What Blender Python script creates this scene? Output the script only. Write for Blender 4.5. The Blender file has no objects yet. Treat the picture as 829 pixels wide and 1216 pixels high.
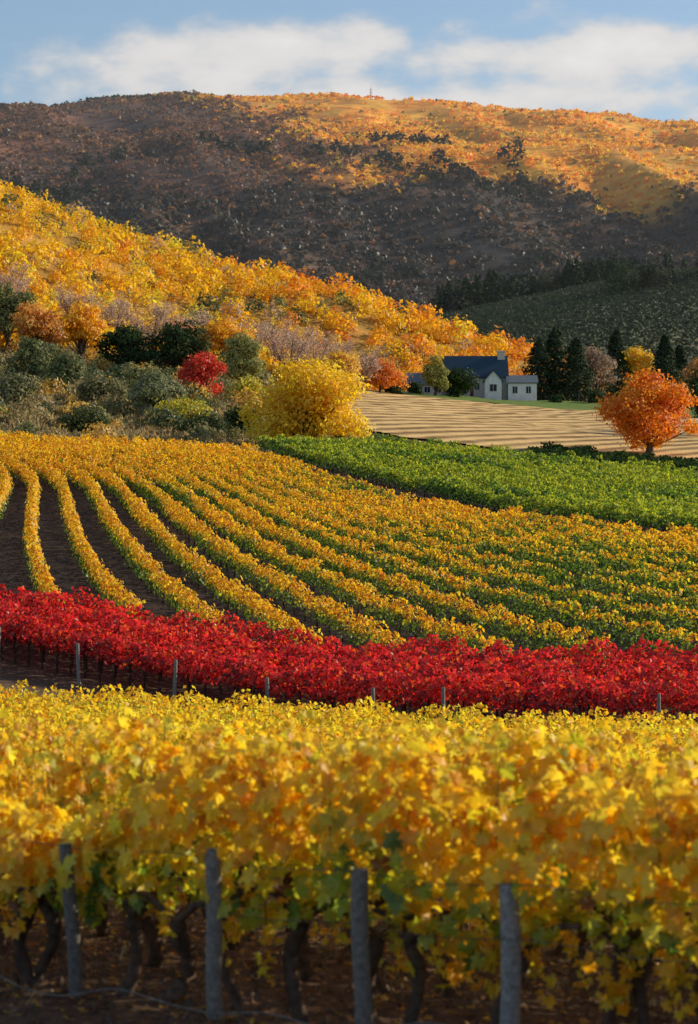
import bpy, math, numpy as np
rng = np.random.default_rng(7)
scene = bpy.context.scene
scene.view_settings.view_transform = 'Standard'
scene.view_settings.look = 'None'
scene.view_settings.exposure = 0

# ------------------------------------------------------------ noise
def _hash(ix, iy, s):
    h = (ix.astype(np.int64)*374761393 + iy.astype(np.int64)*668265263 + s*974711) & 0x7fffffff
    h = ((h ^ (h >> 13))*1274126177) & 0x7fffffff
    return ((h ^ (h >> 16)) & 0xffff)/65535.0
def vn(x, y, s=0):
    x = np.asarray(x, float); y = np.asarray(y, float)
    ix = np.floor(x); iy = np.floor(y); fx = x-ix; fy = y-iy
    fx = fx*fx*(3-2*fx); fy = fy*fy*(3-2*fy)
    a = _hash(ix, iy, s); b = _hash(ix+1, iy, s); c = _hash(ix, iy+1, s); d = _hash(ix+1, iy+1, s)
    return (a*(1-fx)+b*fx)*(1-fy)+(c*(1-fx)+d*fx)*fy
def fbm(x, y, s=0, o=4):
    r = 0; a = 0.5
    for i in range(o):
        r = r+a*vn(x*2**i, y*2**i, s+i*17); a *= 0.5
    return r/(1-0.5**o)
def sstep(a, b, x):
    t = np.clip((x-a)/(b-a), 0, 1); return t*t*(3-2*t)

# ------------------------------------------------------------ terrain (world metres)
CP = np.array([
 (0,-30,-0.8),(-40,-30,-0.8),(40,-30,-0.8),
 (0,0,-2.0),(-12,0,-2.0),(12,0,-2.0),(-2.4,21.5,-4.3),(1.3,19,-4.3),(-10,20,-4.2),(10,20,-4.3),
 (-10,50,-6.6),(0,50,-6.8),(10,50,-6.9),(-30,50,-6.4),(30,50,-7.0),(-14,80,-8.4),(0,80,-8.7),(14,80,-8.9),(35,80,-9),
 (-14,100,-7.9),(-15.5,110,-7.0),(0,100,-8.8),(14,93,-8.85),(0,112,-8.1),(16,108,-8.0),(-16.5,118,-6.2),
 (-15,124,-5.8),(0,120,-7.2),(17,115,-7.0),(-22,160,-2.0),(-28,200,1.9),(-33,235,6.0),(-9,222,4.6),(-13,185,0.1),
 (7,190,-0.6),(24,168,-2.8),(4.5,150,-4.0),(22,150,-3.8),(-50,235,6.8),(-50,160,-1.5),(-40,110,-6),(45,150,-4.5),(45,110,-8),
 (-9.8,245,6.1),(2.5,275,7.0),(36,250,2.6),(27,176,-2.2),(20,215,0.6),(4,290,9.0),(42,290,6.6),(10,440,21),(42,420,17.3),
 (25,360,13.5),(70,290,6),(70,440,18),(-35,270,10.0),(-20,330,15.7),(-40,330,17),(-50,400,27),(-20,400,23),(-90,400,31),
 (-90,300,14),(22,470,22.6),(40,480,22),(10,510,27),(80,580,23),(-90,620,80),(-45,600,65),(-3,580,51),(17,570,44.5),
 (40,560,36),(90,560,22),(-190,640,98),(-190,450,45),(-90,720,58),(0,690,38),(60,680,26),(-190,750,70),
 (101,740,46),(60,740,46),(145,1000,99),(98,980,91),(62,960,83),(41,940,77),(0,930,70),(-100,950,75),(220,1000,110),
 (200,740,50),(100,1150,86),(0,1150,88),(-200,1150,100),(300,1150,100),
 (-319,2200,362),(-200,2200,372),(-88,2200,378),(66,2200,368),(220,2200,353),(319,2200,344),(-700,2200,330),(700,2200,300),
 (0,1600,205),(150,1600,208),(300,1600,205),(-200,1600,215),(-400,1600,220),(0,1900,292),(250,1900,285),(-250,1900,290),
 (0,1380,128),(200,1380,126),(-250,1380,140),(0,2700,345),(-700,2700,300),(700,2700,280),(0,4000,250),(-1500,4000,200),(1500,4000,200),
 (-500,700,90),(500,700,60),(-500,1150,110),(600,1150,110),(-900,1600,190),(900,1600,180),
 (0,7000,150),(-3000,7000,120),(3000,7000,120),(-300,200,4),(300,200,-4),(-200,50,-5),(200,50,-7)], float)
def tps_fit(P, z):
    n = len(P); d = np.linalg.norm(P[:,None]-P[None], axis=2)
    K = np.where(d > 0, d*d*np.log(np.maximum(d,1e-9)), 0)
    A = np.zeros((n+3, n+3)); A[:n,:n] = K; A[:n,n] = 1; A[:n,n+1:] = P; A[n,:n] = 1; A[n+1:,:n] = P.T
    return np.linalg.solve(A, np.concatenate([z, [0,0,0]]))
CPs = CP[:,:2]/100
W = tps_fit(CPs, CP[:,2])
def tps(x, y):
    x = np.asarray(x, float)/100; y = np.asarray(y, float)/100
    r = W[-3]+W[-2]*x+W[-1]*y
    for (px, py), w in zip(CPs, W):
        d2 = (x-px)**2+(y-py)**2
        r = r+w*0.5*d2*np.log(np.maximum(d2, 1e-12))
    return r
def H(x, y):
    x = np.asarray(x, float); y = np.asarray(y, float)
    z = tps(x, y)
    z = z+(vn(x*0.8, y*0.8, 3)-.5)*0.08
    z = z+(fbm(x/14, y/14, 5)-.5)*1.2*sstep(260, 420, y)
    z = z+(fbm(x/38, y/60, 6, 2)-.5)*7*sstep(430, 520, y)*(1-sstep(640,700,y))*(1-sstep(0,30,x))
    a = sstep(1120, 1450, y)*(1-0.7*sstep(1900, 2200, y))
    rid = 1-np.abs(2*fbm(x/240+0.45*y/400, y/620, 11, 4)-1)*2
    z = z+a*(rid-0.35)*34+a*(fbm(x/70, y/90, 21)-.5)*9
    return z

# ------------------------------------------------------------ mesh builder
class MB:
    def __init__(s): s.v=[]; s.c=[]; s.lp=[]; s.ls=[]; s.m=[]; s.nv=0; s.nl=0; s.sm=[]
    def add(s, v, f, c, mat=0, smooth=False):
        v = np.asarray(v, np.float32).reshape(-1, 3); f = np.asarray(f, np.int64)
        c = np.asarray(c, np.float32)
        if c.ndim == 1: c = np.broadcast_to(c, (len(v), 3))
        s.v.append(v); s.c.append(c); k = f.shape[1]
        s.lp.append((f+s.nv).ravel()); s.ls.append(s.nl+np.arange(len(f))*k)
        s.m.append(np.full(len(f), mat, np.int32)); s.sm.append(np.full(len(f), smooth, bool))
        s.nv += len(v); s.nl += f.size
    def build(s, name, mats, parent=None):
        me = bpy.data.meshes.new(name)
        v = np.concatenate(s.v); lp = np.concatenate(s.lp); ls = np.concatenate(s.ls)
        me.vertices.add(len(v)); me.loops.add(len(lp)); me.polygons.add(len(ls))
        me.vertices.foreach_set('co', v.ravel())
        me.loops.foreach_set('vertex_index', lp.astype(np.int32))
        me.polygons.foreach_set('loop_start', ls.astype(np.int32))
        me.polygons.foreach_set('material_index', np.concatenate(s.m))
        me.polygons.foreach_set('use_smooth', np.concatenate(s.sm))
        me.update(calc_edges=True)
        at = me.color_attributes.new('Col', 'FLOAT_COLOR', 'POINT')
        c = np.concatenate(s.c); c4 = np.ones((len(c), 4), np.float32); c4[:,:3] = c
        at.data.foreach_set('color', c4.ravel())
        for m in mats: me.materials.append(m)
        ob = bpy.data.objects.new(name, me); scene.collection.objects.link(ob)
        if parent: ob.parent = parent
        return ob

def norm(a): return a/np.maximum(np.linalg.norm(a, axis=-1, keepdims=True), 1e-9)
T_QUAD = (np.array([(0,-.5,0),(.42,-.03,-.1),(0,.55,0),(-.42,.02,-.1)]), np.array([(0,1,2,3)]))
def fan(outline):
    pts = [(0,0,0)]
    for a, r in outline:
        x = r*math.cos(math.radians(a))*.5; y = r*math.sin(math.radians(a))*.5
        pts.append((x, y, -.30*(x*x+y*y)*2+.05*math.sin(a*.09)))
    n = len(outline)
    return np.array(pts), np.array([(0, i+1, (i+1) % n+1) for i in range(n)])
T_VINE = fan([(-90,.22),(-68,.85),(-45,.72),(-22,1.02),(2,.62),(28,1.12),(52,.66),(72,.95),(90,1.25),(108,.95),(128,.66),(152,1.12),(178,.62),(202,1.02),(225,.72),(248,.85)])
T_MID = fan([(-90,.25),(-40,1.0),(5,.62),(35,1.08),(60,.7),(90,1.2),(120,.7),(145,1.08),(175,.62),(220,1.0)])
def leaves(mb, c, n, size, col, tmpl=T_QUAD, down=0.0, mat=0):
    N = len(c)
    if N == 0: return
    n = norm(n); r = rng.normal(size=(N,3))
    if down > 0: r = r*(1-down)+np.array([0,0,-1.0])*down*1.5
    t = norm(r-(r*n).sum(1, keepdims=True)*n); b = np.cross(n, t)
    P, F = tmpl; k = len(P); size = np.asarray(size).reshape(-1,1,1)
    bend = rng.uniform(.2, 2.2, (N,1,1))
    v = c[:,None]+size*(P[None,:,0:1]*b[:,None]+P[None,:,1:2]*t[:,None]+bend*P[None,:,2:3]*n[:,None])
    f = (F[None]+(np.arange(N)*k)[:,None,None]).reshape(-1, F.shape[1])
    mb.add(v.reshape(-1,3), f, np.repeat(col, k, axis=0), mat)
def tube(mb, pts, rad, col, sides=6, mat=0, rough=0.0):
    pts = np.asarray(pts, float); k = len(pts); d = np.gradient(pts, axis=0); d = norm(d)
    ref = np.array([0.31,0.2,.93]) if abs(d[0,2]) < .9 else np.array([1.,.1,0])
    a = norm(np.cross(d, ref)); b = np.cross(d, a)
    th = np.arange(sides)/sides*2*math.pi
    R = np.asarray(rad, float)[:,None]*(1+rough*rng.uniform(-1,1,(k,sides)))
    v = pts[:,None]+R[...,None]*(np.cos(th)[None,:,None]*a[:,None]+np.sin(th)[None,:,None]*b[:,None])
    i = np.arange(k-1)[:,None]*sides; j = np.arange(sides)[None]; j2 = (j+1) % sides
    f = np.stack([i+j, i+j2, i+sides+j2, i+sides+j], -1).reshape(-1,4)
    mb.add(v.reshape(-1,3), f, col, mat, True)
    vv = v[-1]; mb.add(np.vstack([vv, pts[-1:]]), [(q, (q+1) % sides, sides) for q in range(sides)], col, mat)
def pick(pal, N, w=None):
    pal = np.asarray(pal, float); return pal[rng.choice(len(pal), N, p=w)]
def jit(c, a=.18): return np.clip(c*(1+rng.normal(0, a, (len(c),1)))*(1+rng.normal(0, a*.3, (len(c),3))), .003, .97)

# ------------------------------------------------------------ materials
def newmat(name):
    m = bpy.data.materials.new(name); m.use_nodes = True
    nt = m.node_tree; nt.nodes.clear(); out = nt.nodes.new('ShaderNodeOutputMaterial'); return m, nt, out
def nd(nt, t, **kw):
    n = nt.nodes.new(t)
    for k, v in kw.items():
        if k.startswith('i_'):
            key = k[2:].replace('_', ' ')
            n.inputs[int(key) if key.isdigit() else key].default_value = v
        else: setattr(n, k, v)
    return n
def leafmat(name, trans=.45, gloss=.04):
    m, nt, out = newmat(name); L = nt.links.new
    a = nd(nt, 'ShaderNodeAttribute', attribute_name='Col')
    g = nd(nt, 'ShaderNodeTexCoord'); no = nd(nt, 'ShaderNodeTexNoise', i_Scale=9.0, i_Detail=2.0)
    L(g.outputs['Object'], no.inputs['Vector'])
    mr = nd(nt, 'ShaderNodeMapRange', i_1=.3, i_2=.7, i_3=.85, i_4=1.15); L(no.outputs[0], mr.inputs[0])
    mu = nd(nt, 'ShaderNodeVectorMath', operation='SCALE'); L(a.outputs['Color'], mu.inputs[0]); L(mr.outputs[0], mu.inputs['Scale'])
    d = nd(nt, 'ShaderNodeBsdfDiffuse'); t = nd(nt, 'ShaderNodeBsdfTranslucent'); gl = nd(nt, 'ShaderNodeBsdfGlossy', i_Roughness=.5)
    L(mu.outputs[0], d.inputs[0]); L(mu.outputs[0], t.inputs[0])
    m1 = nd(nt, 'ShaderNodeMixShader', i_0=trans); m2 = nd(nt, 'ShaderNodeMixShader', i_0=gloss)
    L(d.outputs[0], m1.inputs[1]); L(t.outputs[0], m1.inputs[2]); L(m1.outputs[0], m2.inputs[1]); L(gl.outputs[0], m2.inputs[2])
    L(m2.outputs[0], out.inputs[0]); return m
def roughmat(name, scale=3., lo=.6, hi=1.3, bump=.5, bdist=.05, scale2=None, base=None, rough=.9):
    m, nt, out = newmat(name); L = nt.links.new
    g = nd(nt, 'ShaderNodeTexCoord'); no = nd(nt, 'ShaderNodeTexNoise', i_Scale=scale, i_Detail=8.0, i_Roughness=.65)
    L(g.outputs['Object'], no.inputs['Vector'])
    mr = nd(nt, 'ShaderNodeMapRange', i_1=.3, i_2=.7, i_3=lo, i_4=hi); L(no.outputs[0], mr.inputs[0])
    mu = nd(nt, 'ShaderNodeVectorMath', operation='SCALE'); L(mr.outputs[0], mu.inputs['Scale'])
    if base is None:
        a = nd(nt, 'ShaderNodeAttribute', attribute_name='Col'); L(a.outputs['Color'], mu.inputs[0])
    else: mu.inputs[0].default_value = base
    last = mu.outputs[0]
    if scale2:
        n2 = nd(nt, 'ShaderNodeTexNoise', i_Scale=scale2, i_Detail=6.0, i_Roughness=.6); L(g.outputs['Object'], n2.inputs['Vector'])
        r2 = nd(nt, 'ShaderNodeMapRange', i_1=.35, i_2=.65, i_3=.65, i_4=1.3); L(n2.outputs[0], r2.inputs[0])
        m2 = nd(nt, 'ShaderNodeVectorMath', operation='SCALE'); L(last, m2.inputs[0]); L(r2.outputs[0], m2.inputs['Scale']); last = m2.outputs[0]
    p = nd(nt, 'ShaderNodeBsdfPrincipled', i_Roughness=rough); p.inputs['Specular IOR Level'].default_value = .15
    L(last, p.inputs['Base Color'])
    b = nd(nt, 'ShaderNodeBump', i_Strength=bump, i_Distance=bdist); L(no.outputs[0], b.inputs['Height']); L(b.outputs[0], p.inputs['Normal'])
    L(p.outputs[0], out.inputs[0]); return m
M_LEAF = leafmat('autumn_leaf', .56); M_LEAFD = leafmat('evergreen_leaf', .25, .012)
M_BARK = roughmat('bark', 14., .5, 1.5, .8, .02)
M_GROUND = roughmat('ground_soil', 4., .6, 1.35, .9, .10, scale2=.055)
M_WOOD = roughmat('weathered_wood', 22., .5, 1.35, .7, .012)

# ------------------------------------------------------------ ground sheet
ys = np.concatenate([np.linspace(-30, 12, 15)[:-1], np.geomspace(12, 7000, 560)])
us = np.linspace(-1, 1, 361)
us = np.sign(us)*np.abs(us)**1.5
Y, U = np.meshgrid(ys, us, indexing='ij'); X = U*(45+0.62*np.maximum(Y, 0))
Z = H(X, Y)
def litmask(x, y):  # back hill zones: sunlit bench against cloud shade, painted through the colours
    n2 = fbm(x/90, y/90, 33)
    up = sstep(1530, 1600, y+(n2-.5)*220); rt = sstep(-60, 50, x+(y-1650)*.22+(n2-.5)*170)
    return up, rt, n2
def cover_shade(x, y):
    n1 = fbm(x/9, y/9, 31); nf = fbm(x/25, y/25, 37)
    up, rt, n2 = litmask(x, y)
    c = np.zeros(x.shape+(3,)); c[:] = (.13,.075,.048)
    def mix(c, col, m): return c*(1-m[...,None])+np.array(col)*m[...,None]
    c = mix(c, (.20,.135,.06), sstep(.5,.75,n1)*.7)
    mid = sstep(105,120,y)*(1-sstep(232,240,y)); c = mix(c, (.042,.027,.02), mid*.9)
    bank = sstep(232, 246, y+(n1-.5)*14)
    g = mix(np.zeros_like(c)+np.array((.10,.095,.03)), (.38,.25,.10), sstep(.42,.6,n1)); c = c*(1-bank[...,None])+g*bank[...,None]
    h = sstep(390, 440, y)*(1-sstep(20, 60, x-(y-450)*.2)); c = mix(c, (.48,.25,.045), h*.85)
    far = sstep(640, 720, y); c = mix(c, (.07,.07,.03), far)
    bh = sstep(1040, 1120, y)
    low = mix(np.zeros_like(c)+np.array((.060,.045,.040)), (.15,.085,.05), sstep(.47,.64,nf))  # low and upl paint cloud shade as dark ground, upr the sunlit slope
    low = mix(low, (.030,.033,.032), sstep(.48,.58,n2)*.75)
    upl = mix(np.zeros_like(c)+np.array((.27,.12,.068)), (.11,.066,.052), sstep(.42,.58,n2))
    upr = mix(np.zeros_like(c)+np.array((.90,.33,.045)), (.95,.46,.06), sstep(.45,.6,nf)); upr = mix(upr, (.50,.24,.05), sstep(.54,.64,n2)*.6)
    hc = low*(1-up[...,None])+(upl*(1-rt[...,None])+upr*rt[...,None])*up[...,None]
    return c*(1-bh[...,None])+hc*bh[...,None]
mb = MB(); ny, nx = X.shape
i = np.arange(ny-1)[:,None]*nx; j = np.arange(nx-1)[None]
F = np.stack([i+j, i+j+1, i+nx+j+1, i+nx+j], -1).reshape(-1,4)
mb.add(np.stack([X,Y,Z],-1).reshape(-1,3), F, cover_shade(X,Y).reshape(-1,3), 0, True)
mb.build('ground', [M_GROUND])

def inpoly(x, y, P):
    r = np.zeros(x.shape, bool); n = len(P)
    for a in range(n):
        x1,y1 = P[a]; x2,y2 = P[(a+1) % n]
        if y1 == y2: continue
        r ^= ((y1 > y) != (y2 > y)) & (x < (x2-x1)*(y-y1)/(y2-y1)+x1)
    return r
def patch(name, P, step, off, mat, col):
    P = np.array(P); gx = np.arange(P[:,0].min(), P[:,0].max()+step, step); gy = np.arange(P[:,1].min(), P[:,1].max()+step, step)
    a, b = np.meshgrid(gx, gy); z = H(a, b)+off; m = MB(); n = a.shape[1]
    i = np.arange(a.shape[0]-1)[:,None]*n; j = np.arange(n-1)[None]
    f = np.stack([i+j, i+j+1, i+n+j+1, i+n+j], -1).reshape(-1,4)
    cx = a.ravel()[f].mean(1); cy = b.ravel()[f].mean(1); f = f[inpoly(cx+(vn(cx/3,cy/3,2)-.5)*3, cy+(vn(cx/5,cy/5,4)-.5)*5, P)]
    m.add(np.stack([a,b,z],-1).reshape(-1,3), f, np.array(col), 0, True)
    return m.build(name, [mat])
def stripemat(name, c1, c2, scale, ang):
    m, nt, out = newmat(name); L = nt.links.new
    g = nd(nt, 'ShaderNodeTexCoord'); mp = nd(nt, 'ShaderNodeMapping'); mp.inputs['Rotation'].default_value = (0,0,ang); L(g.outputs['Object'], mp.inputs[0])
    w = nd(nt, 'ShaderNodeTexWave', i_Scale=scale, i_Distortion=1.0, i_Detail=2.0); w.inputs['Detail Scale'].default_value = .5
    L(mp.outputs[0], w.inputs['Vector'])
    no = nd(nt, 'ShaderNodeTexNoise', i_Scale=.16, i_Detail=10.0, i_Roughness=.75); L(g.outputs['Object'], no.inputs['Vector'])
    ad = nd(nt, 'ShaderNodeMath', operation='MULTIPLY_ADD'); ad.inputs[1].default_value = .5; L(w.outputs['Fac'], ad.inputs[0]); L(no.outputs[0], ad.inputs[2])
    rp = nd(nt, 'ShaderNodeValToRGB'); rp.color_ramp.elements[0].position = .45; rp.color_ramp.elements[1].position = .98
    rp.color_ramp.elements[0].color = (*c1,1); rp.color_ramp.elements[1].color = (*c2,1); L(ad.outputs[0], rp.inputs[0])
    p = nd(nt, 'ShaderNodeBsdfPrincipled', i_Roughness=.95); p.inputs['Specular IOR Level'].default_value = .1
    b = nd(nt, 'ShaderNodeBump', i_Strength=.8, i_Distance=.4); L(ad.outputs[0], b.inputs['Height']); L(b.outputs[0], p.inputs['Normal'])
    L(rp.outputs[0], p.inputs['Base Color']); L(p.outputs[0], out.inputs[0]); return m
patch('harvested_field', [(1,296),(14,286),(34,280),(52,272),(75,280),(75,400),(48,418),(36,428),(22,436),(8,442),(0,410),(-3,350)], 1.0, .25,
      stripemat('straw_stubble', (.20,.11,.04), (.80,.52,.22), .075, math.radians(36)), (.4,.3,.15))
patch('lawn', [(8,445),(22,439),(36,431),(50,421),(75,404),(80,470),(44,468),(36,463),(10,463)], 1.5, .22, roughmat('grass', 1.2, .7, 1.25, .5, .1, base=(.14,.20,.035)), (.1,.15,.03))

# ------------------------------------------------------------ vine rows
YEL=(.96,.60,.018); GOLD=(.93,.46,.012); ORA=(.85,.28,.012); LIME=(.50,.50,.025); GRN=(.13,.23,.02); DGR=(.05,.10,.015)
BRN=(.28,.13,.04); RED=(.82,.035,.03); DRED=(.45,.018,.016); RORA=(.85,.13,.02); BYEL=(.96,.72,.04)
def row_samples(pts, per_m):
    d = np.linalg.norm(np.diff(pts, axis=0), axis=1); L = np.concatenate([[0], np.cumsum(d)])
    N = rng.poisson(max(L[-1]*per_m, 0)); s = rng.uniform(0, L[-1], N)
    x = np.interp(s, L, pts[:,0]); y = np.interp(s, L, pts[:,1])
    tx = np.interp(s, L, np.gradient(pts[:,0])); ty = np.interp(s, L, np.gradient(pts[:,1]))
    t = norm(np.stack([tx,ty],1)); return x, y, t, s
def vine_foliage(mb, pts, per_m, size, colf, h0=.7, h1=1.9, wid=.33, tmpl=T_QUAD, down=.35, seed=0, lumpy=1.):
    x, y, t, s = row_samples(pts, per_m); N = len(x)
    if N == 0: return
    off = rng.normal(0, 1, N); px, py = -t[:,1], t[:,0]
    lump = vn(x*1.1+seed*7.7, y*1.1, seed); lump2 = vn(x*3.1, y*3.1+seed*3.3, seed+5)
    hh = rng.beta(1.7, 1.15, N); top = h1*(1-.16*lumpy+lumpy*(.24*lump+.10*lump2)); bot = h0*(.75+.5*vn(x*1.7, y*1.7, seed+9))
    z = bot+(top-bot)*hh
    w = wid*(.75+.5*lump2)*(1.1-.55*np.abs(hh-.45)*1.6)
    o = np.clip(off, -1.9, 1.9)*w
    X = x+px*o; Yy = y+py*o
    n = np.stack([px*off*.9, py*off*.9, .25+hh*.7], 1)+rng.normal(0, .5, (N,3))
    c = np.stack([X, Yy, H(X,Yy)+z], 1)
    leaves(mb, c, n, size*rng.uniform(.65,1.25,N), colf(X, Yy, hh, N), tmpl, down)
def far_trunks(mb, pts, sp, h=.95, r=.05):
    d = np.linalg.norm(np.diff(pts, axis=0), axis=1); L = np.concatenate([[0], np.cumsum(d)])
    s = np.arange(rng.uniform(0,sp), L[-1], sp)
    if len(s) == 0: return
    x = np.interp(s, L, pts[:,0]); y = np.interp(s, L, pts[:,1]); z = H(x,y)
    N = len(x); a = rng.uniform(-.12,.12,(N,2)); base = np.stack([x,y,z-.1],1); topp = np.stack([x+a[:,0],y+a[:,1],z+h],1)
    o = np.array([(1,0,0),(-.5,.87,0),(-.5,-.87,0)])*r
    v = np.concatenate([base[:,None]+o[None]*1.3, topp[:,None]+o[None]], 1)
    f = np.array([(0,1,4,3),(1,2,5,4),(2,0,3,5)])
    ff = (f[None]+(np.arange(N)*6)[:,None,None]).reshape(-1,4)
    mb.add(v.reshape(-1,3), ff, np.array((.05,.033,.025)), 1)
def runs(mask):
    idx = np.flatnonzero(mask)
    if len(idx) == 0: return []
    return [g for g in np.split(idx, np.flatnonzero(np.diff(idx) > 1)+1) if len(g) > 2]

# --- golden mid vineyard
RF_X=[-60,-40,-16,0,14,45]; RF_Y=[130,124,111,100,94,86]
def redfront(x): return np.interp(x, RF_X, RF_Y)
def reddepth(x): return np.interp(x, [-20,0,15], [9,12,14])
BK_X=[-80,-33,-9,7,24,50]; BK_Y=[240,236,223,190,168,143]
def back(x): return np.interp(x, BK_X, BK_Y)
mb = MB(); yy = np.arange(98, 246, 1.0)
for k, x0 in enumerate(np.arange(-78, 110, 2.05)):
    xs = np.zeros_like(yy); i0 = int(200-98); xs[i0] = x0
    def m(x, y): return -.16-.0076*(min(x,38)+25)+.06*math.sin((y-120)/28)-.9*float(sstep(186,246,y))
    for i in range(i0, len(yy)-1): xs[i+1] = xs[i]+m(xs[i], yy[i])
    for i in range(i0, 0, -1): xs[i-1] = xs[i]-m(xs[i], yy[i])
    ok = (yy > redfront(xs)+reddepth(xs)+3.2) & (yy < back(xs)-2) & (np.abs(xs) < .19*yy+8)
    for g in runs(ok):
        pts = np.stack([xs[g], yy[g]], 1)
        def colf(x, y, hh, N, k=k):
            n = fbm(x/13, y/13, 41)+1.35*(hh-.64)+rng.normal(0,.10,N)-.013*np.clip(x+10,0,24)+.06+.06*math.sin(k*2.3)+.10*sstep(205,235,y)  # lower leaves greener; gradient steepened to paint shade between the rows
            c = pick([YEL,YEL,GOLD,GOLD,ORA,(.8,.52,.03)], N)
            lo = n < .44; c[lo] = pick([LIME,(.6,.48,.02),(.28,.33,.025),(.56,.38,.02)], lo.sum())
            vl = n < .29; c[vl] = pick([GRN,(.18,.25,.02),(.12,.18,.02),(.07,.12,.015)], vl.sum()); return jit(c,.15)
        dens = 112 if yy[g].mean() < 170 else 88
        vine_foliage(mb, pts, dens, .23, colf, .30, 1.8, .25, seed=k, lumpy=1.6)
        far_trunks(mb, pts, 2.2, .8)
mb.build('golden_vineyard_rows', [M_LEAF, M_BARK])

# --- red vineyard
mb = MB(); xs = np.arange(-34, 34, .5)
for k in range(6):
    yv = redfront(xs)+reddepth(xs)*k/5
    pts = np.stack([xs, yv], 1)
    def colf(x, y, hh, N):
        n = vn(x*1.2, y*1.2, 61)+rng.normal(0,.25,N)+.55*(hh-.5)
        c = pick([RED,RED,RED,DRED,RORA,(.76,.04,.04)], N); lo = n < .32; c[lo] = pick([DRED,(.22,.012,.012)], lo.sum())
        return jit(c, .2)
    vine_foliage(mb, pts, 190, .22, colf, 1.0 if k == 0 else .5, 2.1, .38, T_MID if k == 0 else T_QUAD, seed=200+k, lumpy=1.8)
    far_trunks(mb, pts, .85, 1.2, .055)
mb.build('red_vineyard_rows', [M_LEAF, M_BARK])

# --- green vineyard
GP = [(-10,229),(7,196),(25,174.5),(50,150),(80,165),(64,235),(36,253),(20,264),(3,276),(0,262)]
mb = MB(); d = np.array([.555,-.832]); p = np.array([.832,.555]); o = np.array([-12.,229.])
for k in range(0, 30):
    s = np.arange(-60, 140, 1.0); q = o+d*s[:,None]+p*(k*3.1+.8)
    ok = inpoly(q[:,0], q[:,1], GP) & (np.abs(q[:,0]) < .19*q[:,1]+8)
    for g in runs(ok):
        def colf(x, y, hh, N):
            n = fbm(x/10, y/10, 71)+rng.normal(0,.10,N)+.7*(hh-.53)
            c = pick([(.15,.25,.025),(.19,.29,.025),GRN,(.10,.18,.018)], N); hi = n > .66; c[hi] = pick([LIME,(.34,.39,.025),(.28,.36,.025)], hi.sum())
            lo = n < .44; c[lo] = pick([DGR,GRN,(.04,.08,.016)], lo.sum()); return jit(c,.15)
        vine_foliage(mb, q[g], 82 if k else 115, .28, colf, .8 if k < 2 else .4, 2.0, .32, seed=300+k, lumpy=1.6)
        if k < 4: far_trunks(mb, q[g], 1.4, 1.0, .07)
mb.build('green_vineyard_rows', [M_LEAF, M_BARK])

# --- foreground yellow vineyard (rows parallel to fence posts)
rd = norm(np.array([1.,-.69])); rp = np.array([-rd[1], rd[0]])*1.0; ro = np.array([0., 20.25])
def fcol(x, y, hh, N):
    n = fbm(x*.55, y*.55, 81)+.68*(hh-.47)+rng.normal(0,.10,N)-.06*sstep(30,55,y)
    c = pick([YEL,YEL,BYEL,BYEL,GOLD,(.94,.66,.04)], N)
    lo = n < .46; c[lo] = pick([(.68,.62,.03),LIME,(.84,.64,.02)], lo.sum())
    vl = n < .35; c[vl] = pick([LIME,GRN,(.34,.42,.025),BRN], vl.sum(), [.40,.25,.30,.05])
    return jit(c, .12)
def vine_trunk(mb, x, y, h):
    z = float(H(x,y)); k = 9; t = np.linspace(0,1,k)
    ax, ay = rng.uniform(-.2,.2,2); w = rng.uniform(.04,.10)
    ph = rng.uniform(0,6,2)
    P = np.stack([x+ax*t+w*np.sin(t*5+ph[0]), y+ay*t+w*np.sin(t*6+ph[1]), z-.08+t*(h+.08)], 1)
    r = np.interp(t, [0,.12,.5,.85,1], [.12,.072,.055,.08,.06])*rng.uniform(.75,1.15)
    col = np.array((.10,.065,.045))*rng.uniform(.7,1.3)
    tube(mb, P, r, col, 9, 1, .25)
    for sgn in (-1,1):
        L = rng.uniform(.35,.6); u = np.linspace(0,1,6)
        Q = P[-1]+np.stack([sgn*rd[0]*L*u, sgn*rd[1]*L*u, .22*np.sin(u*1.9)+rng.normal(0,.015,6)-.02], 1)
        tube(mb, Q, np.linspace(.05,.022,6), col, 6, 1, .2)
far = MB()
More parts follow.
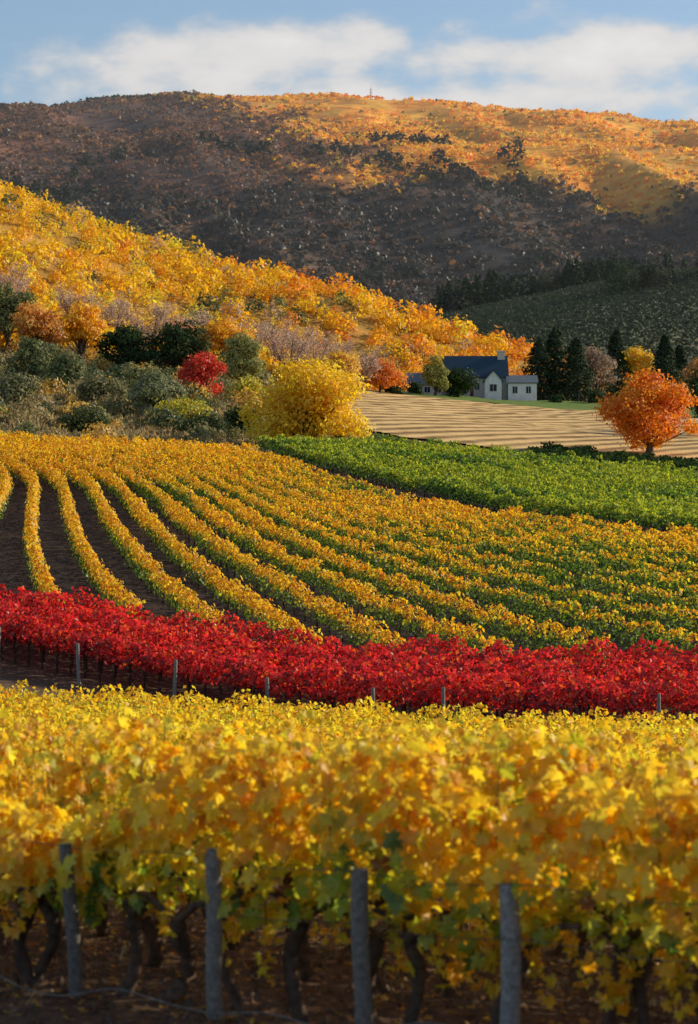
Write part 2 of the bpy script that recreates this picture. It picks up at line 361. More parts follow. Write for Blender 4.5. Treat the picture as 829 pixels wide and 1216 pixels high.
for k in range(0, 60):
    off = k*2.0
    s = np.arange(-80, 80, .5); q = ro+rd*s[:,None]+rp*off+np.stack([0*s, .25*np.sin(s/9+k)],1)*.4
    ok = (q[:,1] < 86-.42*q[:,0]) & (np.abs(q[:,0]) < .155*q[:,1]+(4 if k < 4 else 7)) & (q[:,1] > 14)
    for g in runs(ok):
        pts = q[g]
        ym = pts[:,1].min()
        if k < 4:
            m = MB()
            per = 320 if k == 0 else 250
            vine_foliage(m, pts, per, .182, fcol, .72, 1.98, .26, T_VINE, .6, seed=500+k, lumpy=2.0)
            d_ = np.linalg.norm(np.diff(pts,axis=0),axis=1).sum()
            for q_ in range(int(d_*9)):
                u = rng.uniform(0,1); a = pts[int(u*(len(pts)-1))]+rng.normal(0,.16,2)
                up = rng.uniform() < .62; z0 = float(H(a[0],a[1])); L = rng.uniform(.25,.8)
                tt = np.linspace(0,1,5); lean = rng.normal(0,.18,2)
                if up: Pz = z0+1.62+tt*L*1.15
                else: Pz = z0+.98-tt*L*.8
                P = np.stack([a[0]+lean[0]*tt**2, a[1]+lean[1]*tt**2, Pz],1)
                tube(m, P, np.linspace(.007,.003,5), np.array((.16,.08,.03)), 4, 1)
                nl = int(L*22); uu = rng.uniform(0,1,nl); C = np.stack([np.interp(uu,tt,P[:,i]) for i in range(3)],1)+rng.normal(0,.045,(nl,3))
                leaves(m, C, rng.normal(0,.6,(nl,3))+np.array([.3,-.4,.5]), .16*rng.uniform(.5,1.05,nl), jit(pick([YEL,BYEL,GOLD,(.7,.6,.03)],nl),.12), T_VINE, .6)
            s0 = rng.uniform(0,.4)
            L = np.concatenate([[0],np.cumsum(np.linalg.norm(np.diff(pts,axis=0),axis=1))])
            for ss in np.arange(s0, L[-1], .66 if k == 0 else .9):
                ss += rng.normal(0,.12)
                vine_trunk(m, np.interp(ss,L,pts[:,0]), np.interp(ss,L,pts[:,1]), rng.uniform(.72,.9))
            m.build('yellow_grapevine_row', [M_LEAF, M_BARK])
        else:
            near = ym < 48
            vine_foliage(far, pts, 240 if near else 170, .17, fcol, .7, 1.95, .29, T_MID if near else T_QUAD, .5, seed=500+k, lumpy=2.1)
            far_trunks(far, pts, .9, .9, .05)
far.build('yellow_vineyard_rows', [M_LEAF, M_BARK])

# --- posts
def post(name, x, y, h, r, lean=(0,0), col=(.17,.15,.13)):
    m = MB(); z = float(H(x,y)); t = np.array([0,.15,.3,.45,.6,.75,.88,.97,1.0])
    P = np.stack([x+lean[0]*t+.012*np.sin(t*6+x*3), y+lean[1]*t, z-.3+t*(h+.3)], 1)
    tube(m, P, np.array([1.08,1.04,1.02,.99,1.01,.98,.97,.95,.84])*r, np.array(col), 16, 0, .05)
    return m.build(name, [M_WOOD])
post('wooden_fence_post', -2.42, 21.5, 1.36, .062, (-.10,0))
post('wooden_fence_post', -1.12, 20.5, 1.44, .068, (-.05,0), (.24,.21,.18))
post('wooden_fence_post', .12, 19.7, 1.38, .074, (-.03,0), (.22,.19,.16))
post('wooden_fence_post', 1.28, 19.0, 1.34, .080, (-.02,0), (.32,.29,.26))
post('wooden_fence_post', 2.95, 17.9, 1.34, .078, (0,0))
post('wooden_fence_post', -3.95, 22.55, 1.34, .065, (0,0))
for px in (-15.9, -11.9, -7.5, -3.35, .98, 3.75, 11.9, 15.9):
    yv = float(redfront(px))-1.8
    post('wooden_trellis_post', px, yv, 1.8+rng.uniform(-.12,.12), .08, (rng.uniform(-.12,.12),0), (.26,.23,.20))
m = MB()
for hz in (.92, 1.35):
    P = [(x, 19.85-.69*x-.06, float(H(x,19.85-.69*x))+hz-.03*math.sin((x*2.1))**2) for x in np.linspace(-5,4,40)]
    tube(m, P, np.full(40,.0035), np.array((.12,.11,.10)), 4)
m.build('trellis_wire', [M_WOOD])
m = MB()
P = [(x, 19.75-.69*x+.12*math.sin(x*3)+.2*math.sin(x*.9), float(H(x,19.75-.69*x))+.05+.10*abs(math.sin(x*2.3))**3) for x in np.linspace(-5,4,90)]
tube(m, P, np.full(90,.007), np.array((.22,.20,.18)), 5)
m.build('irrigation_hose', [M_WOOD])
N = 12000; x = rng.uniform(-8,8,N); y = rng.uniform(15,32,N); m = MB()
C = np.stack([x,y,H(x,y)+.02],1)
leaves(m, C, np.array([0,0,1.])+rng.normal(0,.35,(N,3)), rng.uniform(.05,.12,N), jit(pick([BRN,(.40,.22,.07),(.62,.36,.05),(.16,.09,.05),(.09,.055,.035)],N),.2), T_MID)
m.build('fallen_leaves', [M_LEAF])
N = 3200; x = rng.uniform(-8,8,N); y = rng.uniform(15,30,N); r = rng.uniform(.015,.08,N)
ic = np.array([(1,0,0),(-1,0,0),(0,1,0),(0,-1,0),(0,0,1),(0,0,-1)],float); fi = np.array([(0,2,4),(2,1,4),(1,3,4),(3,0,4),(2,0,5),(1,2,5),(3,1,5),(0,3,5)])
v = np.stack([x,y,H(x,y)],1)[:,None]+ic[None]*r[:,None,None]*rng.uniform(.5,1.3,(N,6,1))
m = MB(); m.add(v.reshape(-1,3), (fi[None]+(np.arange(N)*6)[:,None,None]).reshape(-1,3), np.array((.13,.085,.06)), 0)
m.build('soil_clods', [M_GROUND])
def grass(name, x, y, h, col, blades=14, w=.03):
    m = MB(); N = len(x); x = np.repeat(x,blades)+rng.normal(0,.12,N*blades); y = np.repeat(y,blades)+rng.normal(0,.12,N*blades); hh = np.repeat(h,blades)*rng.uniform(.5,1.1,N*blades)
    b = np.stack([x,y,H(x,y)-.02],1); a = rng.uniform(0,6.28,len(x)); wv = np.stack([np.cos(a),np.sin(a),0*a],1)*w; ln = rng.normal(0,.35,(len(x),2))*hh[:,None]
    tip = b+np.stack([ln[:,0],ln[:,1],hh],1); v = np.stack([b-wv,b+wv,tip],1)
    m.add(v.reshape(-1,3), np.arange(len(x)*3).reshape(-1,3), np.repeat(jit(pick(col,len(x))),3,axis=0)); return m.build(name,[M_LEAF])
N = 300; grass('dry_weeds', rng.uniform(-8,8,N), rng.uniform(16,30,N), rng.uniform(.08,.26,N), [(.34,.25,.12),(.18,.16,.06)], 12, .006)
N = 8000; x = rng.uniform(-75,-2,N); y = rng.uniform(240,400,N)
grass('dry_grass', x, y, rng.uniform(.3,.9,N), [(.45,.30,.12),(.34,.23,.09),(.52,.36,.16),(.16,.15,.06)], 9, .14)

# ------------------------------------------------------------ trees
def ellip(N): return norm(rng.normal(size=(N,3)))
def broadleaf(name, x, y, h, w, pal, leaf=.42, nl=5200, trunk=.22, wts=None, dark=False, bark=(.09,.065,.05), cb=None, spread=False):
    m = MB(); z = float(H(x,y)); ct = h*(cb if cb is not None else (.24 if trunk > .2 else .08))
    col = np.array(bark); t = np.linspace(0,1,7)
    top = np.array([x+rng.normal(0,.3), y+rng.normal(0,.3), z+h*.78])
    P = np.stack([x+(top[0]-x)*t+.12*np.sin(t*5), y+(top[1]-y)*t, z-.3+(h*.78+.3)*t], 1)
    tube(m, P, np.interp(t,[0,.1,1],[trunk*1.9,trunk*1.2,.04]), col, 8, 1, .12)
    nc = int(13+w*1.3); cl = []; sk = rng.uniform(0,6.28)
    if spread: nc = int(nc*1.5)
    for i in range(nc):
        a = i*2.4+rng.uniform(-.5,.5); el = rng.uniform(-.45,1)
        env = (.82+.3*math.sin(a*2+sk)*rng.uniform(.3,1))
        cr = math.sqrt(max(0,1-el*el*.85))*rng.uniform(.3,.82)*env
        if spread: cr = math.sqrt(max(0,1-el*el*.8))*rng.uniform(.25,1.0)*(.85+.12*math.sin(a*3+sk))
        c = np.array([x+math.cos(a)*cr*w*.5, y+math.sin(a)*cr*w*.5, z+ct+(h-ct)*(.34+.46*el*rng.uniform(.75,1.1))])
        if spread: c[2] = z+ct+(h-ct)*(.30+.52*el*rng.uniform(.6,1.15))
        r = w*(rng.choice([.07,.09,.12,.15]) if spread else rng.choice([.10,.13,.16,.20,.23])); cl.append((c, r))
        b = P[min(6,max(1,int(rng.uniform(1,4))))]; u = np.linspace(0,1,5)[:,None]
        Q = b+(c-b)*u+np.array([0,0,1.])*np.sin(u*3.14)*-.2
        tube(m, Q, np.linspace(trunk*.45,.03,5), col, 5, 1, .1)
    cl.append((np.array([x+rng.normal(0,w*.06),y,z+h-w*.16]), w*.17)); cl.append((np.array([x,y,z+ct+(h-ct)*.45]), w*.24))
    tot = sum(r**1.7 for _, r in cl)
    for c, r in cl:
        n = int(nl*r**1.7/tot); d = ellip(n); rr = r*(.5+.55*rng.uniform(0,1,n)**.6)
        q = vn(d[:,0]*2.2+c[0], d[:,1]*2.2+d[:,2]*1.7, 7)
        pos = c+d*(rr*(.7+.6*q))[:,None]*np.array([1.15,1.15,.8])*(1+.16*rng.normal(size=(n,1)))
        pos[:,2] = np.maximum(pos[:,2], H(pos[:,0],pos[:,1])+.1)
        base = pick(pal, 1, wts)[0]; cc = pick(pal, n, wts)*.5+base*.5
        leaves(m, pos, d+rng.normal(0,.4,(n,3))+np.array([0,0,.3]), leaf*rng.uniform(.6,1.3,n), jit(cc,.13))
    return m.build(name, [M_LEAFD if dark else M_LEAF, M_BARK])
def conifer(mb, x, y, h, w, n, leaf, pal, z=None):
    z = float(H(x,y)) if z is None else z
    tube(mb, [(x,y,z-.3),(x,y,z+h*.5),(x,y,z+h)], [w*.06,w*.04,.03], np.array((.06,.045,.035)), 5, 1)
    t = rng.uniform(0,1,n)**.8; nt_ = rng.integers(7,12); tier = (np.floor(t*nt_)+rng.uniform(0,.85,n))/nt_; rad = w*.5*(1-tier)**.6*(.5+.5*rng.uniform(0,1,n)); a = rng.uniform(0,6.283,n)
    rad *= (.6+.8*vn(tier*7+rng.uniform(0,99), a*1.3, 5)); droop = (rad/(w*.5))*.05*h
    c = np.stack([x+np.cos(a)*rad, y+np.sin(a)*rad, z+h*.06+tier*h*.94-droop], 1)
    nn = np.stack([np.cos(a),np.sin(a),.5+0*a],1)+rng.normal(0,.4,(n,3))
    leaves(mb, c, nn, leaf*rng.uniform(.6,1.3,n), jit(pick(pal,n),.2))
EV = [(.026,.046,.022),(.04,.062,.025),(.02,.036,.02),(.055,.075,.03)]
OLV = [(.17,.19,.08),(.12,.15,.055),(.25,.25,.11)]; DG = [(.04,.07,.022),(.06,.095,.028),(.028,.05,.018)]
broadleaf('yellow_oak_tree', -4.2, 257, 10.6, 15.2, [YEL,YEL,(.96,.58,.018),BYEL,(.88,.66,.025)], .36, 20000, .48, cb=.12, spread=True)
broadleaf('orange_maple_tree', 35.9, 288, 11.0, 12.8, [(.88,.26,.012),(.90,.35,.015),(.72,.16,.012),(.92,.45,.02)], .36, 15000, .36, cb=.12, spread=True)
broadleaf('red_maple_tree', -20.1, 330, 6.4, 7.6, [(.78,.07,.03),(.6,.04,.02),(.85,.16,.04)], .36, 5500, .2, spread=True)
broadleaf('olive_shrub', -23.6, 291, 6.2, 9.0, [(.24,.25,.13),(.18,.20,.09),(.33,.32,.17)], .36, 6000, .15, dark=True, spread=True)
broadleaf('olive_shrub', -37.4, 320, 6.0, 6.5, OLV, .36, 3500, .15, dark=True)
broadleaf('olive_shrub', -31, 300, 4.6, 7.0, [(.27,.24,.11),(.20,.19,.08)], .36, 3000, .15, dark=True)
broadleaf('olive_shrub', -41, 296, 4.2, 8.0, [(.27,.25,.12),(.20,.20,.09)], .36, 3000, .15, dark=True)
broadleaf('olive_shrub', -27.5, 322, 5.0, 8.0, [(.22,.24,.09),(.30,.27,.10)], .36, 3500, .15, dark=True, spread=True)
broadleaf('olive_shrub', -45, 345, 6.0, 9.0, OLV, .40, 4000, .15, dark=True, spread=True)
broadleaf('yellow_green_shrub', -19.6, 284, 3.2, 7, [(.65,.56,.03),(.40,.40,.04),(.8,.6,.04)], .33, 3200, .1)
broadleaf('yellow_green_shrub', -13.5, 318, 4.0, 6, [(.55,.50,.05),(.70,.56,.06)], .33, 2600, .1)
broadleaf('dark_green_tree', -26.7, 372, 9.2, 13, DG, .45, 6000, .25, dark=True, cb=.05, spread=True)
broadleaf('dark_green_tree', -34.8, 374, 7.4, 10, DG, .45, 4500, .25, dark=True, cb=.05, spread=True)
broadleaf('yellow_ash_tree', -42.2, 380, 10, 10, [YEL,GOLD,(.9,.5,.03)], .45, 6000, .25, spread=True)
broadleaf('brown_oak_tree', -48.5, 376, 9, 9, [(.8,.4,.08),(.68,.30,.07),(.85,.5,.09)], .45, 4500, .25, spread=True)
broadleaf('olive_tree', -55, 388, 11.5, 11.5, [(.22,.23,.08),(.30,.27,.10),(.14,.16,.06)], .45, 6000, .3, dark=True, spread=True)
broadleaf('olive_tree', -15.8, 352, 8.8, 8.2, [(.34,.35,.12),(.42,.38,.12),(.24,.25,.08)], .4, 5500, .25, dark=True, spread=True)
broadleaf('yellow_ash_tree', -20.9, 402, 9.5, 11, [GOLD,YEL,(.85,.46,.04)], .48, 5500, .25, spread=True)
broadleaf('yellow_ash_tree', -1.5, 398, 7.0, 7.5, [(.9,.58,.05),(.75,.46,.07)], .45, 3600, .2)
broadleaf('yellow_ash_tree', -8.5, 432, 8.0, 8.5, [YEL,(.8,.5,.06)], .45, 3600, .2)
broadleaf('orange_tree', 5.5, 432, 7.0, 8.5, [(.85,.3,.03),(.75,.2,.03),(.85,.42,.04)], .45, 3600, .2)
broadleaf('orange_tree', -30, 425, 8.0, 9, [(.88,.38,.03),(.8,.3,.03)], .45, 3600, .2)
broadleaf('olive_tree', 16.2, 452, 8.0, 6, [(.34,.33,.09),(.42,.36,.08)], .42, 3600, .25, dark=True, cb=.1)
broadleaf('dark_green_tree', 20.6, 457, 6.0, 7, DG, .42, 4000, .2, dark=True)
broadleaf('dark_green_shrub', 8.0, 448, 3.2, 6, DG, .4, 1800, .1, dark=True)
broadleaf('dark_green_shrub', 12.4, 459, 2.4, 4, DG, .4, 1200, .1, dark=True)
broadleaf('dark_green_shrub', 47, 460, 2.6, 4, DG, .4, 900, .1, dark=True)
broadleaf('dark_green_shrub', 39.5, 458, 1.8, 3.4, DG, .4, 900, .1, dark=True)
broadleaf('dark_green_shrub', -12.5, 275, 3.4, 6, DG, .36, 2400, .12, dark=True)
broadleaf('dark_green_shrub', -29, 262, 2.4, 6, [(.08,.10,.035),(.12,.13,.04)], .33, 2200, .1, dark=True)
broadleaf('dark_green_shrub', -16, 268, 2.2, 7, [(.08,.10,.035),(.06,.08,.03)], .33, 2200, .1, dark=True)
broadleaf('yellow_ash_tree', 62.5, 522, 11.5, 9, [YEL,(.85,.6,.04)], .5, 3800, .25)
broadleaf('brown_oak_tree', 51.5, 503, 12, 10.5, [(.34,.22,.14),(.42,.29,.18),(.25,.18,.12)], .45, 4000, .3, spread=True)
broadleaf('brown_oak_tree', 73, 500, 11, 10, [(.6,.3,.07),(.45,.25,.07)], .5, 3600, .3)
broadleaf('dark_green_tree', 49, 330, 10.5, 7.5, DG, .42, 5000, .3, dark=True)
broadleaf('dark_green_tree', 55, 345, 12, 9, DG, .42, 5000, .3, dark=True)
for (x,y,h,w) in [(38.4,485,13,9),(41.8,488,15.5,9),(45.8,484,13.5,9),(58,522,14.5,8),(68.2,520,15,8.5),(72.5,528,13,8)]:
    m = MB(); conifer(m, x, y, h, w, 3400, .55, EV); m.build('cypress_tree', [M_LEAFD, M_BARK])
def bare(name, x, y, h, w, col=(.54,.37,.27)):
    m = MB(); z = float(H(x,y)); c = np.array(col)
    for i in range(9):
        a = rng.uniform(0,6.28); L = rng.uniform(.6,1); e = np.array([x+math.cos(a)*w*.45*L, y+math.sin(a)*w*.45*L, z+h*rng.uniform(.6,1)])
        u = np.linspace(0,1,6)[:,None]; b = np.array([x,y,z-.2]); Q = b+(e-b)*u; Q[:,2] += np.sin(u[:,0]*3.14)*h*.12
        tube(m, Q, np.linspace(.14,.03,6), c*.6, 5, 0, .1)
        for j in range(16):
            s = Q[rng.integers(2,6)]; e2 = s+rng.normal(0,1,3)*np.array([1,1,.8])*w*.13+np.array([0,0,h*.12])
            tube(m, [s,(s+e2)/2+rng.normal(0,.1,3),e2], [.035,.025,.012], c, 3)
            n = 22; tt = rng.uniform(.2,1,(n,1)); C = s+(e2-s)*tt+rng.normal(0,.3,(n,3))
            leaves(m, C, rng.normal(size=(n,3)), rng.uniform(.12,.32,n), jit(np.tile(c,(n,1)),.25), T_QUAD)
    return m.build(name, [M_LEAF])
for (x,y,h,w) in [(-10,398,9,11),(-6,410,8,9),(-33,395,9,9),(-12.5,420,9,9),(2,425,7,8),(-27,412,8,8),(-60,420,9,9),(-30,445,8,8),(-52,455,9,9),(-20,455,8,9),(-42,430,9,9),(-66,470,9,10),(-3,455,7,8)]:
    bare('bare_tree', x, y, h, w)
m = MB(); hp = np.array([(21,277),(28,272),(38,264),(50,256),(62,250)],float)
def hcol(x,y,hh,N): return jit(pick([(.05,.09,.02),(.08,.13,.025),(.035,.06,.018)],N))
vine_foliage(m, hp, 260, .36, hcol, .1, 1.3, .8, seed=900, lumpy=2.2); vine_foliage(m, hp+np.array([2,5]), 240, .36, hcol, .1, 1.3, .9, seed=901, lumpy=2.2)
m.build('dark_hedge', [M_LEAFD])

# ------------------------------------------------------------ shrub masses
def shrubmass(name, x, y, rad, nleaf, pal, wts=None, mat=None, leafk=.30, zs=.75, colfn=None, nj=.38, cj=.12):
    m = MB(); S = len(x); z = H(x,y); base = pick(pal, S, wts) if colfn is None else colfn(x,y,S)
    idx = np.repeat(np.arange(S), nleaf); N = len(idx); d = ellip(N); d[:,2] = np.abs(d[:,2])*1.1-.25
    lob = .75+.5*vn(d[:,0]*2.3+idx*3.1, d[:,1]*2.3+d[:,2]*2, 3)
    r = rad[idx]*(.6+.42*rng.uniform(0,1,N))*lob
    pos = np.stack([x[idx]+d[:,0]*r, y[idx]+d[:,1]*r, z[idx]+rad[idx]*zs*.35+d[:,2]*r*zs*1.25],1)
    leaves(m, pos, d+rng.normal(0,nj,(N,3)), rad[idx]*leafk*rng.uniform(.6,1.3,N), jit(base[idx],cj))
    return m.build(name, [mat or M_LEAF])
def scatter(n, x0, x1, y0, y1, cond):
    x = rng.uniform(x0,x1,n); y = rng.uniform(y0,y1,n); k = cond(x,y); return x[k], y[k]
HPAL = np.array([YEL,GOLD,(.96,.57,.016),ORA,(.78,.64,.04),(.20,.21,.06),(.52,.36,.22),(.06,.09,.03)])
def hillcol(x,y,S):
    n = fbm(x/28,y/28,91)+rng.normal(0,.08,S); rightness = sstep(-30,40,x+(y-480)*.1)
    c = pick(HPAL,S,[.44,.20,.23,.03,.05,.02,.02,.01]); lo = n < .40; c[lo] = pick(HPAL,lo.sum(),[.16,.16,.12,.06,.13,.18,.10,.09])
    o = (rng.uniform(0,1,S) < rightness*.5); c[o] = pick([(.88,.36,.016),(.92,.48,.02),(.82,.26,.015)],o.sum()); return c
def hc(x,y): return (x < np.interp(y,[380,440,500,540,640],[-8,2,30,62,75])) & ((y > 470) | (x < 6)) & (x > -.22*y-20) & (y < 650) & ((y > 405) | (x < -52) | (rng.uniform(0,1,len(x)) < .25)) & (fbm(x/12,y/16,99) > .35)
x, y = scatter(8800,-170,80,385,660,hc)
rad = rng.uniform(1.0,2.4,len(x))*np.where(rng.uniform(0,1,len(x)) < .18,1.7,1)
shrubmass('hillside_autumn_trees', x, y, rad, 74, HPAL, colfn=hillcol, zs=1.05, leafk=.27)
x, y = scatter(260,-75,-10,246,405,lambda x,y: y > 244)
shrubmass('bank_bushes', x, y, rng.uniform(.8,2.8,len(x)), 220, [(.16,.18,.06),(.07,.10,.035),(.40,.30,.12),(.24,.22,.08),(.68,.42,.07)], leafk=.2, mat=M_LEAF)
x, y = scatter(130,36,110,470,640,lambda x,y: (x > 36+(y-470)*.1))
shrubmass('valley_trees', x, y, rng.uniform(2.0,4.5,len(x)), 220, [(.05,.07,.03),(.035,.055,.025),(.3,.18,.07),(.6,.36,.05),(.18,.14,.08)], leafk=.16, zs=1.2, mat=M_LEAFD)
# distant vineyard on slope
m = MB(); d = norm(np.array([1.,-1.0])); p = np.array([-d[1],d[0]])
for k in range(-90, 90):
    s = np.arange(-400, 500, 4.0); q = np.array([60.,850.])+d*s[:,None]+p*k*7.5
    ok = (q[:,1] > 705) & (q[:,1] < np.interp(q[:,0],[0,41,145,260],[925,938,995,1010])) & (q[:,0] > 5) & (q[:,0] < .2*q[:,1]+25)
    for g in runs(ok):
        x,y,t,s_ = row_samples(q[g], 9.0); N = len(x); o_ = rng.normal(0,.35,N)
        leaves(m, np.stack([x+p[0]*o_,y+p[1]*o_,H(x,y)+rng.uniform(.3,2.2,N)],1), rng.normal(0,.35,(N,3))+np.array([0,-.6,.5]), rng.uniform(.8,1.3,N), jit(pick([(.055,.075,.042),(.075,.09,.048)],N),.10))
m.build('distant_vineyard_rows', [M_LEAFD])
patch('distant_vineyard_slope', [(5,700),(60,700),(180,705),(235,1008),(145,996),(41,939),(5,927)], 5.0, .35, roughmat('dry_slope', .15, .8, 1.2, .3, .2, base=(.24,.22,.12)), (.15,.12,.06))
# conifers and dark oaks on far ridge
m = MB(); RX=[]; RY=[]
for i in range(300):
    x = rng.uniform(38,235); yb = float(np.interp(x,[0,41,145,260],[935,945,1003,1015])); y = yb+rng.exponential(24)
    if fbm(np.array([x/16]),np.array([y/30]),5)[0] < .42: continue
    if rng.uniform() < .3+.35*(x > 110): conifer(m, x, y, rng.uniform(8,14)+6*(x > 120)*rng.uniform(), rng.uniform(7,10), 130, 1.8, EV)
    else: RX.append(x); RY.append(y)
for i in range(40):
    x = rng.uniform(98,200); y = 905+rng.normal(0,6)+(x-120)*.35; RX.append(x); RY.append(y)
m.build('conifer_forest', [M_LEAFD, M_BARK])
shrubmass('dark_oak_wood', np.array(RX), np.array(RY), rng.uniform(3.0,6.5,len(RX)), 170, EV+[(.06,.06,.035)], leafk=.22, zs=1.5, mat=M_LEAFD)
# back hill scrub, with cloud shade and sunlit bench painted into its colours
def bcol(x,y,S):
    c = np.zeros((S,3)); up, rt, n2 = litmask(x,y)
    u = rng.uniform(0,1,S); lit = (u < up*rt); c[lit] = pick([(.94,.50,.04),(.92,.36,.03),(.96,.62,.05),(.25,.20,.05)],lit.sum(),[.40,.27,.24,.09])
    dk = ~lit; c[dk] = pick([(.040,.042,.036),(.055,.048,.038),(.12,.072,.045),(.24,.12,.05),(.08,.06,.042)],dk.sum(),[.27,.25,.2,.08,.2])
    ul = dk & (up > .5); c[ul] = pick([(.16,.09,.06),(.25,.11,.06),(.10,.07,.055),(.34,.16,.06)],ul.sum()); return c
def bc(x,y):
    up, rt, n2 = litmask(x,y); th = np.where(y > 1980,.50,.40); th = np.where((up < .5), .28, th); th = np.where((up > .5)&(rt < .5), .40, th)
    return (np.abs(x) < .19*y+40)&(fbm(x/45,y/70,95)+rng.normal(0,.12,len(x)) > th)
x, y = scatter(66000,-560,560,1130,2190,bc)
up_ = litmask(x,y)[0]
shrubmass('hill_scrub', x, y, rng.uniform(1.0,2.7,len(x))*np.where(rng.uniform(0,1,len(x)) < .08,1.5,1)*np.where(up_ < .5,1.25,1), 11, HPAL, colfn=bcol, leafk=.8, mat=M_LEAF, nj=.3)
x, y = scatter(420,-420,-180,2150,2230,lambda x,y: fbm(x/35,y/35,97) > .5)
shrubmass('ridge_trees', x, y, rng.uniform(2.0,4,len(x)), 16, EV, leafk=.7, mat=M_LEAFD)
x, y = scatter(2600,-300,120,1220,1800,lambda x,y: np.abs(fbm(x/120+.002*y, y/300, 55)-.5) < .026)
shrubmass('gully_woods', x, y, rng.uniform(3,6,len(x)), 24, [(.03,.04,.028),(.045,.05,.032)], leafk=.55, zs=1.2, mat=M_LEAFD)

# ------------------------------------------------------------ farmhouse
def plain(name, col, rough=.8, sc=1.5): return roughmat(name, sc, .85, 1.12, .2, .03, base=col, rough=rough)
M_WALL = plain('white_render', (.82,.81,.78)); M_STONE = plain('pale_stone', (.55,.54,.50), .9, 3.); M_ROOF = plain('blue_slate', (.035,.065,.095), .6, 4.)
M_ROOF2 = plain('grey_roof', (.15,.17,.19), .6); M_GLASS = plain('window_glass', (.02,.03,.04), .1); M_FRAME = plain('white_frame', (.75,.75,.73)); M_DOOR = plain('door_wood', (.12,.06,.035))
house = bpy.data.objects.new('farmhouse', None); scene.collection.objects.link(house)
def box(name, x0,x1,y0,y1,z0,z1, mat):
    m = MB(); v = [(x,y,z) for z in (z0,z1) for y in (y0,y1) for x in (x0,x1)]
    m.add(v, [(0,2,3,1),(4,5,7,6),(0,1,5,4),(2,6,7,3),(0,4,6,2),(1,3,7,5)], np.array((1.,1,1))); return m.build(name,[mat],house)
def gable(name, x0,x1,y0,y1,z,zr, mat, wallmat, alongx=True, ov=.4):
    th = .22; m = MB(); W1 = np.array((1.,1,1)); FF = [(0,1,3,2),(4,6,7,5),(0,2,6,4),(1,5,7,3),(0,4,5,1),(2,3,7,6)]; g = MB()
    if alongx:
        ym = (y0+y1)/2; sl = (zr-z)/((y1-y0)/2); a = [(y0-ov, z-ov*sl),(ym,zr),(y1+ov,z-ov*sl)]
        for (ya,za),(yb,zb) in ((a[0],a[1]),(a[1],a[2])):
            m.add([(x,yy_,zz+dz) for dz in (0.02,th) for x in (x0-ov,x1+ov) for yy_,zz in ((ya,za),(yb,zb))], FF, W1)
        for x in (x0+.01,x1-.01): g.add([(x,y0,z),(x,y1,z),(x,ym,zr)], [(0,1,2)], W1)
    else:
        xm = (x0+x1)/2; sl = (zr-z)/((x1-x0)/2); a = [(x0-ov,z-ov*sl),(xm,zr),(x1+ov,z-ov*sl)]
        for (xa,za),(xb,zb) in ((a[0],a[1]),(a[1],a[2])):
            m.add([(xx,yv,zz+dz) for dz in (0.02,th) for yv in (y0-ov,y1+ov) for xx,zz in ((xa,za),(xb,zb))], FF, W1)
        for yv in (y0+.01,y1-.01): g.add([(x0,yv,z),(x1,yv,z),(xm,yv,zr)], [(0,1,2)], W1)
    m.build(name,[mat],house); g.build(name+'_gable_wall',[wallmat],house)
G = 22.2
box('main_walls',19,30.6,467,475,G-1,26.3,M_STONE); gable('main_roof',19,30.6,467,475,26.3,30.3,M_ROOF,M_STONE)
box('left_wing_walls',11.4,18.9,468,474,G-1,24.9,M_STONE); gable('left_wing_roof',11.4,18.9,468,474,24.9,27.0,M_ROOF2,M_STONE)
box('right_wing_walls',30.7,36.2,464.5,470,G-2,24.9,M_WALL); gable('right_wing_roof',30.7,36.2,464.5,470,24.9,26.3,M_ROOF2,M_WALL,True,.3)
box('front_bay_walls',26.2,29.4,464.2,466.98,G-1.5,25.4,M_WALL); gable('front_bay_roof',26.2,29.4,464.2,468.5,25.4,27.2,M_ROOF,M_WALL,False,.3)
box('chimney',29.0,30.4,470.2,471.6,28,31.2,M_STONE); box('chimney_cap',28.85,30.55,470.05,471.75,31.2,31.45,M_STONE)
box('left_chimney',15,15.8,470.6,471.4,26,28.0,M_STONE)
def window(x, yf, z, w=1.0, h=1.3):
    box('window_frame',x-w/2-.1,x+w/2+.1,yf-.06,yf+.02,z-.1,z+h+.1,M_FRAME); box('window_pane',x-w/2,x-.04,yf-.09,yf-.03,z,z+h,M_GLASS); box('window_pane',x+.04,x+w/2,yf-.09,yf-.03,z,z+h,M_GLASS)
for x in (20.4,22.6,24.8): window(x,467,23.7)
for x in (12.8,15.2,17.4): window(x,468,23.2,1.1,1.1)
for x in (32,34.6): window(x,464.5,22.9,.9,1.3)
window(27.8,464.2,23.3,1.3,1.3)
box('front_door',23.5,24.1,466.9,467.02,22.4,24.6,M_DOOR)
m = MB(); x,y = 20.,2205.; z = float(H(x,y))
tube(m, [(x,y,z-1),(x,y,z+6),(x,y,z+14)], [.7,.5,.25], np.array((.3,.3,.32)), 6)
for hz in (9,11.5): tube(m, [(x-1.6,y,z+hz),(x+1.6,y,z+hz)], [.2,.2], np.array((.3,.3,.32)), 4)
m.build('radio_mast', [M_WOOD])
# thin valley haze: a real volume of air over the far slopes
mh, nth, outh = newmat('haze_air'); vs = nd(nth, 'ShaderNodeVolumeScatter'); vs.inputs['Color'].default_value = (.92,.95,1,1); vs.inputs['Density'].default_value = .000062; vs.inputs['Anisotropy'].default_value = .3
nth.links.new(vs.outputs[0], outh.inputs['Volume'])
m = MB(); v = [(x,y,z) for z in (-40,480) for y in (640,3200) for x in (-1800,1800)]
m.add(v, [(0,2,3,1),(4,5,7,6),(0,1,5,4),(2,6,7,3),(0,4,6,2),(1,3,7,5)], np.array((1.,1,1))); m.build('valley_haze', [mh])

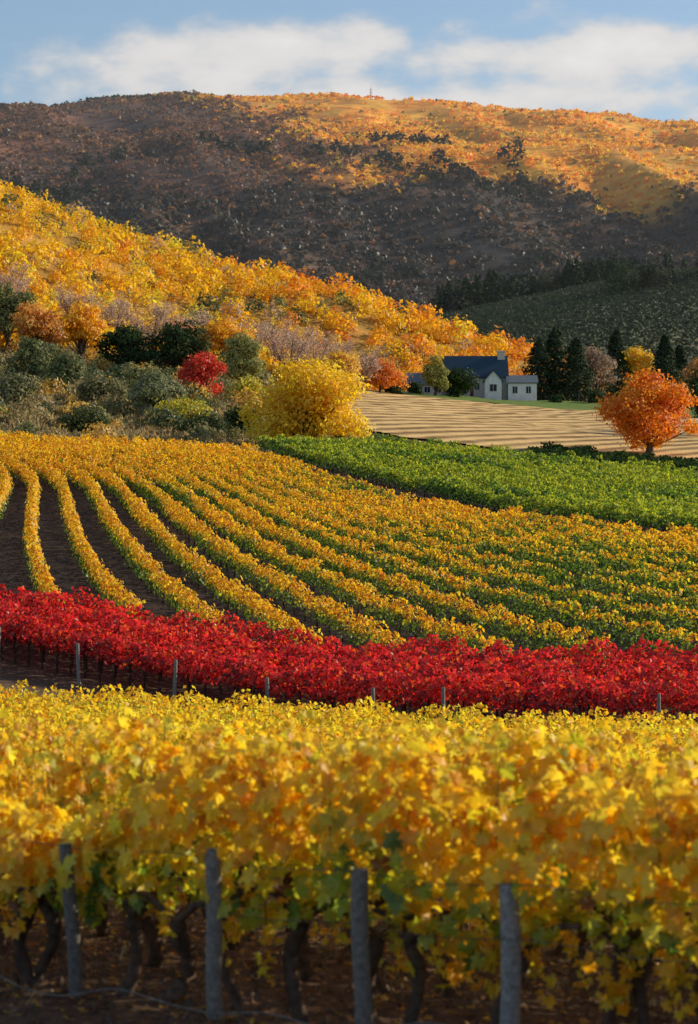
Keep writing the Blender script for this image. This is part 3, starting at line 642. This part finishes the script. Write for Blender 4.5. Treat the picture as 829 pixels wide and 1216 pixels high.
# ------------------------------------------------------------ light, sky, camera
EL, AZ = 24, 68
w = bpy.data.worlds.new('World'); scene.world = w; w.use_nodes = True; nt = w.node_tree; L = nt.links.new
bg = nt.nodes['Background']; bg.inputs[1].default_value = .125
sky = nd(nt, 'ShaderNodeTexSky', sky_type='NISHITA', sun_disc=False); sky.sun_elevation = math.radians(EL); sky.sun_rotation = math.radians(AZ); sky.air_density = 1.0; sky.dust_density = .3; sky.ozone_density = 2.4
tc = nd(nt, 'ShaderNodeTexCoord'); sp = nd(nt, 'ShaderNodeSeparateXYZ'); L(tc.outputs['Generated'], sp.inputs[0])
def mth(op, a, b=None, c=None):
    n = nd(nt, 'ShaderNodeMath', operation=op)
    for i, v in enumerate((a,b,c)):
        if v is None: continue
        if isinstance(v,(int,float)): n.inputs[i].default_value = v
        else: L(v, n.inputs[i])
    return n.outputs[0]
def blob(cx, cz, sx, sz, amp):
    a = mth('POWER', mth('ABSOLUTE', mth('DIVIDE', mth('SUBTRACT', sp.outputs[0], cx), sx)), 2.0); b = mth('POWER', mth('ABSOLUTE', mth('DIVIDE', mth('SUBTRACT', sp.outputs[2], cz), sz)), 2.0)
    return mth('MULTIPLY', mth('EXPONENT', mth('MULTIPLY', mth('ADD', a, b), -1.0)), amp)
mp = nd(nt, 'ShaderNodeMapping'); mp.inputs['Scale'].default_value = (16,16,34); mp.inputs['Location'].default_value = (3.3,0,1.2); L(tc.outputs['Generated'], mp.inputs[0])
no = nd(nt, 'ShaderNodeTexNoise', i_Scale=1.7, i_Detail=9.0, i_Roughness=.54); L(mp.outputs[0], no.inputs['Vector'])
s = mth('ADD', mth('ADD', blob(-.035,.187,.09,.014,1.4), blob(.118,.188,.042,.013,1.4)), blob(.05,.166,.16,.010,1.0))
gen = mth('MULTIPLY', mth('GREATER_THAN', sp.outputs[2], .26), .45)
s = mth('ADD', s, gen)
den = mth('ADD', s, mth('MULTIPLY', mth('SUBTRACT', no.outputs[0], .5), 2.5))
mr = nd(nt, 'ShaderNodeMapRange', i_1=.38, i_2=1.15, i_3=0., i_4=.93); mr.interpolation_type = 'SMOOTHSTEP'; L(den, mr.inputs[0])
cr = nd(nt, 'ShaderNodeMapRange', i_1=.5, i_2=1.9, i_3=5.2, i_4=7.2); L(den, cr.inputs[0])
cc = nd(nt, 'ShaderNodeVectorMath', operation='SCALE'); cc.inputs[0].default_value = (1.0,.965,.945); L(cr.outputs[0], cc.inputs['Scale'])
mx = nd(nt, 'ShaderNodeMix', data_type='RGBA'); L(mr.outputs[0], mx.inputs[0]); L(sky.outputs[0], mx.inputs[6]); L(cc.outputs[0], mx.inputs[7])
L(mx.outputs[2], bg.inputs[0])
sd = bpy.data.lights.new('sun', 'SUN'); sd.energy = 5.0; sd.angle = math.radians(.5); sd.color = (1,.90,.70)
so = bpy.data.objects.new('sun', sd); scene.collection.objects.link(so)
e, a = math.radians(EL), math.radians(AZ)
from mathutils import Vector
so.rotation_euler = Vector((math.sin(a)*math.cos(e), math.cos(a)*math.cos(e), math.sin(e))).to_track_quat('Z','Y').to_euler()
cd = bpy.data.cameras.new('camera'); co = bpy.data.objects.new('camera', cd); scene.collection.objects.link(co); scene.camera = co
cd.sensor_fit = 'VERTICAL'; cd.sensor_height = 36; cd.lens = 84.7; cd.clip_start = .1; cd.clip_end = 20000
cd.dof.use_dof = True; cd.dof.focus_distance = 130; cd.dof.aperture_fstop = 2.4
co.location = (0,0,0); co.rotation_euler = (math.radians(90),0,0)
